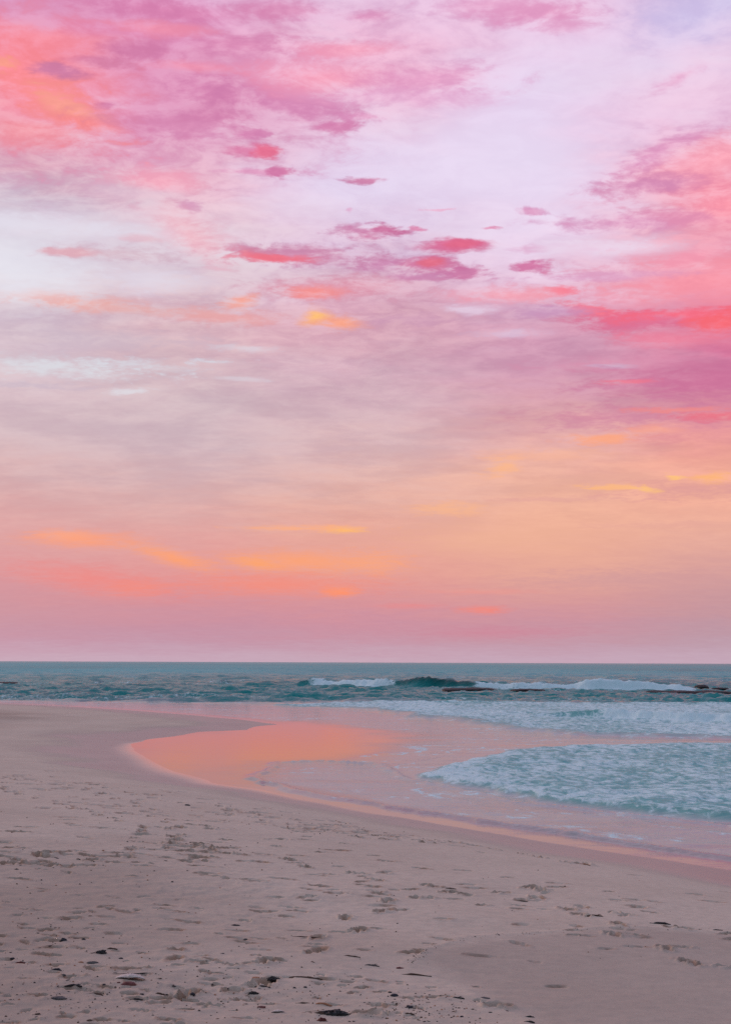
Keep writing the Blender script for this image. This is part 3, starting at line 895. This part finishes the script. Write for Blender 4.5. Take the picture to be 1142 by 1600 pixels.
def lump_bm(rng, sx, sy, sz, sub=3, rough=0.25, flat=True):
    bm = bmesh.new()
    bmesh.ops.create_icosphere(bm, subdivisions=sub, radius=1.0)
    off = Vector((rng.uniform(0, 50), rng.uniform(0, 50), rng.uniform(0, 50)))
    from mathutils import noise
    for v in bm.verts:
        n = noise.fractal(v.co * 1.3 + off, 1.0, 2.0, 4) * rough + noise.cell(v.co * 1.6 + off) * rough * 0.25
        c = v.co * (1 + n)
        if flat and c.z < -0.35: c.z = -0.35 + (c.z + 0.35) * 0.2
        v.co = Vector((c.x * sx, c.y * sy, c.z * sz))
    return bm

def tube_bm(pts, rads, seg=7, bm=None):
    bm = bm or bmesh.new()
    rings = []
    for i, p in enumerate(pts):
        t = (pts[min(i + 1, len(pts) - 1)] - pts[max(i - 1, 0)]).normalized()
        a = t.cross(Vector((0, 0, 1)))
        a = a.normalized() if a.length > 1e-4 else Vector((1, 0, 0))
        b_ = a.cross(t)
        rings.append([bm.verts.new(p + (a * math.cos(q) + b_ * math.sin(q)) * rads[i]) for q in [2 * math.pi * s / seg for s in range(seg)]])
    for r0, r1 in zip(rings, rings[1:]):
        for s in range(seg): bm.faces.new((r0[s], r0[(s + 1) % seg], r1[(s + 1) % seg], r1[s]))
    bm.faces.new(rings[0][::-1]); bm.faces.new(rings[-1])
    return bm

def px_m(px, py):
    x, y, z = pix_ground(px, py)
    return math.hypot(math.hypot(x, y), CAM_Z - z) / FOC

def put_at(o, px, py, rz=0.0, sink=0.0):
    x, y, z = pix_ground(px, py)
    o.location = (x, y, z - sink)
    o.rotation_euler = (0, 0, rz)
    return o

def stone(px, py, wpx, hpx, mk, label, name='stone', cat='stone', seed=0, rz=0.0, group=None):
    rng = random.Random(seed + int(px * 7 + py))
    s = px_m(px, py)
    w, h = wpx * s / 2, hpx * s / 1.5
    o = link(name, lump_bm(rng, w, w * rng.uniform(0.6, 0.85), h * 0.75, 3, 0.28), M[mk])
    put_at(o, px, py + hpx / 2, rz, h * 0.06)
    return tag(o, label, cat, group)

def stick(px, py, lpx, tpx, mk, label, rz=0.0, bend=0.12, name='driftwood_stick', cat='stick', group=None, fork=False):
    rng = random.Random(int(px * 3 + py * 5))
    s = px_m(px, py)
    L, r = lpx * s, max(tpx * s * 0.34, 0.0028)
    n = 9
    pts, rads = [], []
    for i in range(n):
        t = i / (n - 1)
        pts.append(Vector(((t - 0.5) * L, bend * L * math.sin(t * 3.1 + 0.4) + rng.gauss(0, 0.012) * L, r * (0.25 - 0.9 * abs(2 * t - 1) ** 2) + rng.uniform(-0.2, 0.5) * r)))
        rads.append(r * (0.45 + 0.65 * math.sin(math.pi * min(1, max(0, t * 0.85 + 0.1)))) * rng.uniform(0.8, 1.2))
    o = link(name, tube_bm(pts, rads), M[mk])
    if fork:
        a = pts[5]
        link('twig', tube_bm([a, a + Vector((L * .12, L * .08, r)), a + Vector((L * .26, L * .1, r * .8))], [r * .55, r * .4, r * .2]), M[mk], o)
    put_at(o, px, py + tpx / 2, rz)
    return tag(o, label, cat, group)

def seaweed(px, py, wpx, hpx, label, strands=10, mk='weed', tail=0.5, group=None):
    rng = random.Random(int(px + py * 3))
    s = px_m(px, py)
    w, h = wpx * s / 2, hpx * s
    bm = lump_bm(rng, w, w * 0.6, h * 0.62, 4, 0.5)
    from mathutils import noise
    for v in bm.verts:
        v.co *= 1 + 0.28 * noise.noise(v.co * (3.2 / w) * 2)
    o = link('seaweed_clump', bm, M[mk])
    for i in range(strands):
        a = rng.uniform(0, 6.28) if i % 3 else math.pi + rng.gauss(0, 0.3)
        L = w * rng.uniform(0.7, 1.5) * (1 + (tail if i % 3 == 0 else 0))
        r = max(h * 0.07, 0.0022) * rng.uniform(0.7, 1.3)
        pts = []
        for q in range(7):
            t = q / 6
            aa = a + 0.5 * math.sin(t * 4 + i)
            pts.append(Vector((math.cos(aa) * L * (0.25 + t), math.sin(aa) * L * 0.6 * (0.25 + t), max(r, h * 0.45 * (1 - t) ** 1.5 + r))))
        link('frond', tube_bm(pts, [r * (1.1 - 0.8 * q / 6) for q in range(7)], 5), M[mk], o)
    put_at(o, px, py + hpx / 2, rng.uniform(-0.2, 0.2), 0.0)
    return tag(o, label, 'seaweed', group)

def shell(px, py, wpx, hpx, mk, label, rz=0.0, tilt=0.25, ribs=11):
    s = px_m(px, py)
    w, h = wpx * s / 2, hpx * s
    bm = bmesh.new()
    nu, nv = 33, 9
    def ring(sc, dz):
        rows = []
        for j in range(nv):
            t = j / (nv - 1)
            row = []
            for i in range(nu):
                u = -1.25 + 2.5 * i / (nu - 1)
                rib = 1 + 0.035 * math.cos(u * ribs * 2.5) * t
                rr = t * w * sc * rib
                zz = h * 0.9 * math.sin(math.pi * (0.08 + 0.92 * (1 - t ** 1.6)) / 2) * (math.cos(u * 0.8) * 0.6 + 0.4) * rib + dz
                row.append(bm.verts.new((math.sin(u) * rr * 1.05, -w * 0.45 + math.cos(u) * rr, zz)))
            rows.append(row)
        return rows
    A_, B_ = ring(1.0, 0.0), ring(0.97, -0.1 * h)
    for rows, flip in ((A_, False), (B_, True)):
        for j in range(nv - 1):
            for i in range(nu - 1):
                f = (rows[j][i], rows[j][i + 1], rows[j + 1][i + 1], rows[j + 1][i])
                try: bm.faces.new(f[::-1] if flip else f)
                except ValueError: pass
    for i in range(nu - 1):
        bm.faces.new((A_[-1][i], A_[-1][i + 1], B_[-1][i + 1], B_[-1][i]))
    o = link('shell', bm, M[mk])
    put_at(o, px, py + hpx / 2, rz, h * 0.08)
    o.rotation_euler[0] = tilt
    return tag(o, label, 'shell')

# foreground wrack, left
stone(99, 1466, 11, 8, 'black', 'round black pebble sitting upright beside a faint stick line on dry sand', seed=1)
stone(131, 1466, 6, 4, 'black', 'tiny black pebble at the tip of the thin stick by the round black pebble')
stick(114, 1464, 34, 3, 'grey', 'thin grey twig lying beside the round black pebble', -0.1)
seaweed(159, 1486, 15, 7, 'small black seaweed tuft trailing loose strands, beside a brown wood flake', 9, tail=1.2)
stick(175, 1481, 17, 4, 'brown', 'flat brown wood flake lying just behind the small black seaweed tuft', 0.05, 0.04)
stone(189, 1496, 7, 4, 'black', 'little black stone in front of the small seaweed tuft')
stick(33, 1502, 15, 4, 'red', 'short red-brown wood sliver on trodden sand', 0.05, 0.05)
stone(20, 1496, 7, 4, 'black', 'small dark pebble next to the red-brown wood sliver')
stone(127, 1502, 8, 4, 'orange', 'small orange shell fragment beside a grey hollow', 'shell_fragment', 'shell')
stone(145, 1502, 17, 5, 'grey', 'flat grey lump added as the dark of a hollow, next to the small orange shell fragment')  # dark lump added in place of a shaded pit
stick(88, 1514, 18, 5, 'black', 'curved blue-black root piece arched over the sand', 0.0, 0.25)
stone(100, 1522, 8, 4, 'grey', 'small grey pebble below the curved blue-black root piece')
stick(115, 1538, 26, 5, 'weed', 'knobbly black weed stem lying flat in trodden sand', -0.05, 0.08, fork=True)
shell(203, 1524, 48, 9, 'white', 'large pale shell half buried beneath a dark shadow arc', 0.0, 0.15)
stick(203, 1519, 52, 3, 'weed', 'dark thin arc added as the rim shadow of the large half-buried pale shell', 0.0, -0.16)  # dark arc added as the shell's rim shadow
stone(201, 1534, 22, 8, 'red', 'smooth red-brown wedge stone in front of the large half-buried pale shell')
stone(186, 1534, 5, 3, 'red', 'tiny red chip touching the thin end of the wedge stone', 'stone_chip')
stone(163, 1541, 6, 3, 'black', 'one of two small black pebbles by the red wedge stone', group='two pebbles by the red wedge stone')
stone(175, 1542, 7, 3, 'black', 'one of two small black pebbles by the red wedge stone', group='two pebbles by the red wedge stone')
stick(150, 1552, 24, 4, 'brown', 'crooked brown twig in front of the pair of small black pebbles', -0.2, 0.15, fork=True)
stick(214, 1560, 19, 4, 'weed', 'short straight black stick in front of the red wedge stone', 0.0, 0.03)
stone(222, 1552, 6, 4, 'black', 'small black pebble just behind the short straight black stick')
stick(249, 1552, 18, 4, 'brown', 'stubby dark twig with a hooked end by the black stick', 0.1, 0.2)
stone(301, 1551, 9, 6, 'black', 'black angular pebble alone on smooth sand between the hooked twig and the weed knot')
stone(92, 1557, 22, 5, 'grey', 'long low grey stone sunk in the trodden sand')
stone(60, 1583, 9, 4, 'brown', 'brown pebble among loose orange sand crumbs')
stone(140, 1593, 8, 4, 'brown', 'dark brown pebble with a red chip beside it')
stone(368, 1444, 11, 4, 'black', 'flat black stone on clean sand above a second flat dark stone')
stone(364, 1463, 14, 5, 'black', 'flat black wedge stone below the first flat black stone')
stone(384, 1465, 6, 4, 'grey', 'small grey pebble beside the flat black wedge stone')
# foreground wrack, middle
seaweed(524, 1580, 34, 10, 'big black seaweed heap, the darkest clump on the near sand', 14, tail=0.9)
seaweed(500, 1582, 12, 4, 'little brown weed scrap at the edge of the big black seaweed heap', 5, 'brown')
seaweed(503, 1592, 12, 7, 'loose reddish weed scrap in front of the big black seaweed heap', 6, 'red')
shell(434, 1579, 24, 5, 'white', 'slim white shell sliver catching the light on the sand', 0.15, 0.1, 5)
stone(409, 1572, 13, 5, 'red', 'dark red stone beside the slim white shell sliver')
seaweed(396, 1550, 13, 6, 'blue-black weed knot with one strand to the side', 6)
seaweed(428, 1525, 16, 8, 'dark weed bunch with red bits beside a pale shell crumb', 8)
stone(400, 1526, 12, 4, 'orange', 'yellowish shell crumb beside the dark weed bunch', 'shell_fragment', 'shell')
stick(408, 1540, 20, 3, 'weed', 'short black stem between the weed bunch and the weed knot', -0.05, 0.06)
stone(460, 1542, 6, 4, 'black', 'one of two round dark pebbles lying side by side on smooth sand', group='pair of round dark pebbles')
stone(477, 1541, 6, 4, 'black', 'one of two round dark pebbles lying side by side on smooth sand', group='pair of round dark pebbles')
stick(478, 1526, 52, 4, 'brown', 'longest thin brown stick, lying slantwise across the near sand', -0.25, 0.03)
stick(476, 1463, 42, 3, 'brown', 'slender brown stick by itself on the clean middle sand', -0.12, 0.03)
stick(548, 1493, 30, 3, 'brown', 'thin dark stick slanting on bare sand above the weed line', -0.3, 0.02)
stick(475, 1566, 24, 4, 'brown', 'brown bark strip behind the big black seaweed heap', -0.15, 0.05)
stick(506, 1567, 26, 5, 'orange', 'orange-brown bark strip behind the big black seaweed heap', -0.35, 0.08)
stone(616, 1553, 13, 6, 'black', 'larger black stone of a touching pair')
stone(609, 1549, 6, 4, 'black', 'smaller black stone of a touching pair')
stick(580, 1507, 24, 4, 'grey', 'grey stick with a knob, beside the start of the tide line', 0.0, 0.05, fork=True)
stick(648, 1522, 50, 4, 'brown', 'long brown stick pointing along the corner of the tide line', -0.22, 0.03)
stone(624, 1511, 11, 4, 'red', 'flat red chip at the corner of the tide line', 'stone_chip')
stone(640, 1571, 11, 5, 'black', 'black-red pebble at the edge of the crumb-covered patch')
stone(656, 1573, 8, 5, 'red', 'dark red pebble inside the crumb-covered patch')
stick(640, 1585, 16, 4, 'brown', 'short brown stem in front of the crumb-covered patch', -0.3, 0.05)
stick(714, 1558, 22, 4, 'weed', 'forked black weed stem at the far edge of the crumb-covered patch', 0.2, 0.1, fork=True)
stone(721, 1587, 6, 4, 'black', 'single small black pebble between the crumb-covered patch and the hollow')
stone(756, 1558, 14, 3, 'grey', 'flat grey flake of stone on smooth sand behind the hollow')
stick(826, 1587, 16, 4, 'weed', 'one of two short black sticks lying parallel', 0.0, 0.03, group='pair of parallel black sticks')
stick(826, 1595, 17, 4, 'weed', 'one of two short black sticks lying parallel', 0.03, 0.03, group='pair of parallel black sticks')
# middle distance and right
stone(293, 1256, 8, 5, 'black', 'lone black stone on the smooth upper slope near the wet sand')
stick(929, 1429, 24, 4, 'brown', 'dark forked piece standing in for a shaded pit with debris on open sand above the tide line', -0.1, 0.05, fork=True)  # added for the shade of a pit and the debris in it
stick(1029, 1441, 34, 5, 'weed', 'long black piece standing in for a shaded pit with dark debris above the tide line', 0.05, 0.04)  # black piece added where a pit is dark with shade and debris
stick(815, 1407, 18, 3, 'brown', 'short dark stick lying with its tip toward the water', -0.2, 0.04)
stick(1120, 1452, 16, 3, 'weed', 'short black weed stem on the tide line', -0.1, 0.05)
stick(700, 1387, 24, 3, 'brown', 'brown stick far up the clean sand', -0.05, 0.03)
stick(910, 1348, 22, 4, 'orange', 'orange-brown bark flake beside a deep scuff near the wet edge', 0.0, 0.05)

# scattered small scraps: alike but for their place
rng = random.Random(21)
protos = [link('weed_scrap', lump_bm(rng, 1, 0.7, 0.5, 2, 0.5), M[mk]) for mk in ('weed', 'black', 'brown')]
SPOTS = [(110,1560,120,25,26,'small dark weed scrap on trodden sand around the black weed stem'), (60,1470,60,35,14,'small dark weed scrap on the sand around the round black pebble'),
         (440,1550,110,28,20,'small dark weed scrap strewn about the big black seaweed heap'), (670,1575,50,14,22,'small dark weed scrap within the crumb-covered patch'),
         (300,1540,90,35,12,'small dark weed scrap on the sand between shell and seaweed heap'), (250,1330,150,30,10,'tiny dark scrap among the footprints up the beach'),
         (640,1480,200,50,8,'stray dark scrap on the clean sand around the tide line'), (60,1345,60,10,8,'tiny dark scrap in the band of deep footprints')]
first = set()
for cx, cy, sx, sy, n, LBL in SPOTS:
    for _ in range(n):
        px, py = rng.gauss(cx, sx), min(1596, rng.gauss(cy, sy))
        if not 3 < px < 1139: continue
        i = rng.randrange(3)
        o = protos[i] if i not in first else protos[i].copy()
        if i in first: COL.objects.link(o)
        first.add(i)
        put_at(o, px, py, rng.uniform(0, 6.28))
        s = rng.uniform(2.2, 5.0) / 2 * px_m(px, py)
        o.scale = (s * rng.uniform(0.9, 1.8), s, s * rng.uniform(0.6, 1.0))
        tag(o, LBL, 'seaweed', LBL.replace('scrap', 'scraps'))

# grit and shell crumbs: beyond counting
def make_grit():
    rng = np.random.RandomState(9)
    base = np.array([(1, 0, 0), (-1, 0, 0), (0, 1, 0), (0, -1, 0), (0, 0, 1), (0, 0, -.6)], float)
    tri = [(0, 2, 4), (2, 1, 4), (1, 3, 4), (3, 0, 4), (2, 0, 5), (1, 2, 5), (3, 1, 5), (0, 3, 5)]
    V, F, MI = [], [], []
    def add(px, py, s):
        x, y, z = pix_ground(px, py)
        n = len(V) * 6
        sc = s * (0.6 + 0.8 * rng.rand(6, 1))
        a = rng.rand() * 6.28
        p = base * sc
        q = np.stack([p[:, 0] * math.cos(a) - p[:, 1] * math.sin(a), p[:, 0] * math.sin(a) + p[:, 1] * math.cos(a), p[:, 2] * 0.7], 1) + (x, y, z + s * 0.2)
        V.append(q); F.extend([(t[0] + n, t[1] + n, t[2] + n) for t in tri]); MI.extend([rng.choice([0, 0, 1, 2])] * 8)
    for cx, cy, sx, sy, n in ((110,1545,130,40,330), (450,1555,120,28,260), (670,1578,55,14,240), (60,1450,60,45,120), (300,1480,120,60,90),
                              (250,1300,160,45,160), (500,1295,120,12,90), (700,1420,240,50,70), (1000,1440,100,40,30)):
        for _ in range(n):
            px, py = rng.normal(cx, sx), min(1602, rng.normal(cy, sy))
            if py < 1215 + max(0, (px - 250)) * 0.19: continue
            add(px, py, (0.002 + 0.0075 * rng.rand() ** 2) * (1 if py > 1400 else 1.8))
    # crumbs gathered along the tide line
    for i in range(160):
        t = rng.rand() * 8; j = int(t)
        (x0, y0), (x1, y1) = TIDE[j], TIDE[min(j + 1, 7)]
        f = t - j
        px, py = x0 + (x1 - x0) * f + rng.normal(0, 5), y0 + (y1 - y0) * f + rng.normal(0, 2)
        if px < 1150: add(px, py, 0.002 + 0.006 * rng.rand() ** 2)
    me = bpy.data.meshes.new('beach_grit')
    me.from_pydata(np.concatenate(V).tolist(), [], F)
    for m_ in ('weed', 'brown', 'orange'): me.materials.append(M[m_])
    me.polygons.foreach_set('material_index', np.array(MI, dtype=np.int32))
    o = bpy.data.objects.new('beach_grit', me)
    COL.objects.link(o)
    o['kind'] = 'stuff'
    tag(o, 'dark and orange shell grit strewn over the near sand', 'grit')
make_grit()

# reef rocks in the surf
def reef(px0, px1, py, hpx, label, seed, name='reef_ledge', cat='rock', dep=2.2):
    rng = random.Random(seed)
    x0, y0 = pix_sea(px0, py); x1, y1 = pix_sea(px1, py)
    s = math.hypot(x0, y0) / FOC
    w, h = (x1 - x0) / 2, hpx * s
    from mathutils import noise
    bm = bmesh.new()
    bmesh.ops.create_icosphere(bm, subdivisions=5, radius=1.0)
    for v in bm.verts:
        c = v.co.copy()
        c = Vector((math.copysign(abs(c.x) ** 0.7, c.x) * w, c.y * dep, math.copysign(abs(c.z) ** 0.45, c.z) * h))
        n = noise.fractal(Vector((c.x * 0.55, c.y * 0.7, seed * 3.1)), 1.0, 2.0, 5)
        c.z *= 1 + 0.35 * n
        c.y += noise.noise(Vector((c.x * 0.4, seed, c.z))) * dep * 0.5
        v.co = c
    o = link(name, bm, M['rock'])
    o.location = ((x0 + x1) / 2, (y0 + y1) / 2, 0.1)
    o.rotation_euler[2] = math.atan2(y1 - y0, x1 - x0)
    return tag(o, label, cat)
reef(690, 776, 1081.5, 5.0, 'longer flat black reef ledge awash below the smooth dark wave face', 1)
reef(797, 850, 1082.5, 4.5, 'shorter flat black reef ledge awash beside the longer one', 2)
reef(1000, 1150, 1085, 4.0, 'broad low reef ledge running under the end of the white breaker', 3)
reef(1086, 1104, 1079, 6.5, 'dark humped rock standing out of the sea where the white breaker ends', 4, 'sea_rock', 'rock', 1.2)
reef(1112, 1136, 1079.5, 4.0, 'low dark rock just past the humped sea rock', 6, 'sea_rock', 'rock', 1.0)
reef(-40, 30, 1069, 2.2, 'low brownish reef shelf far out beyond the sand point', 5)
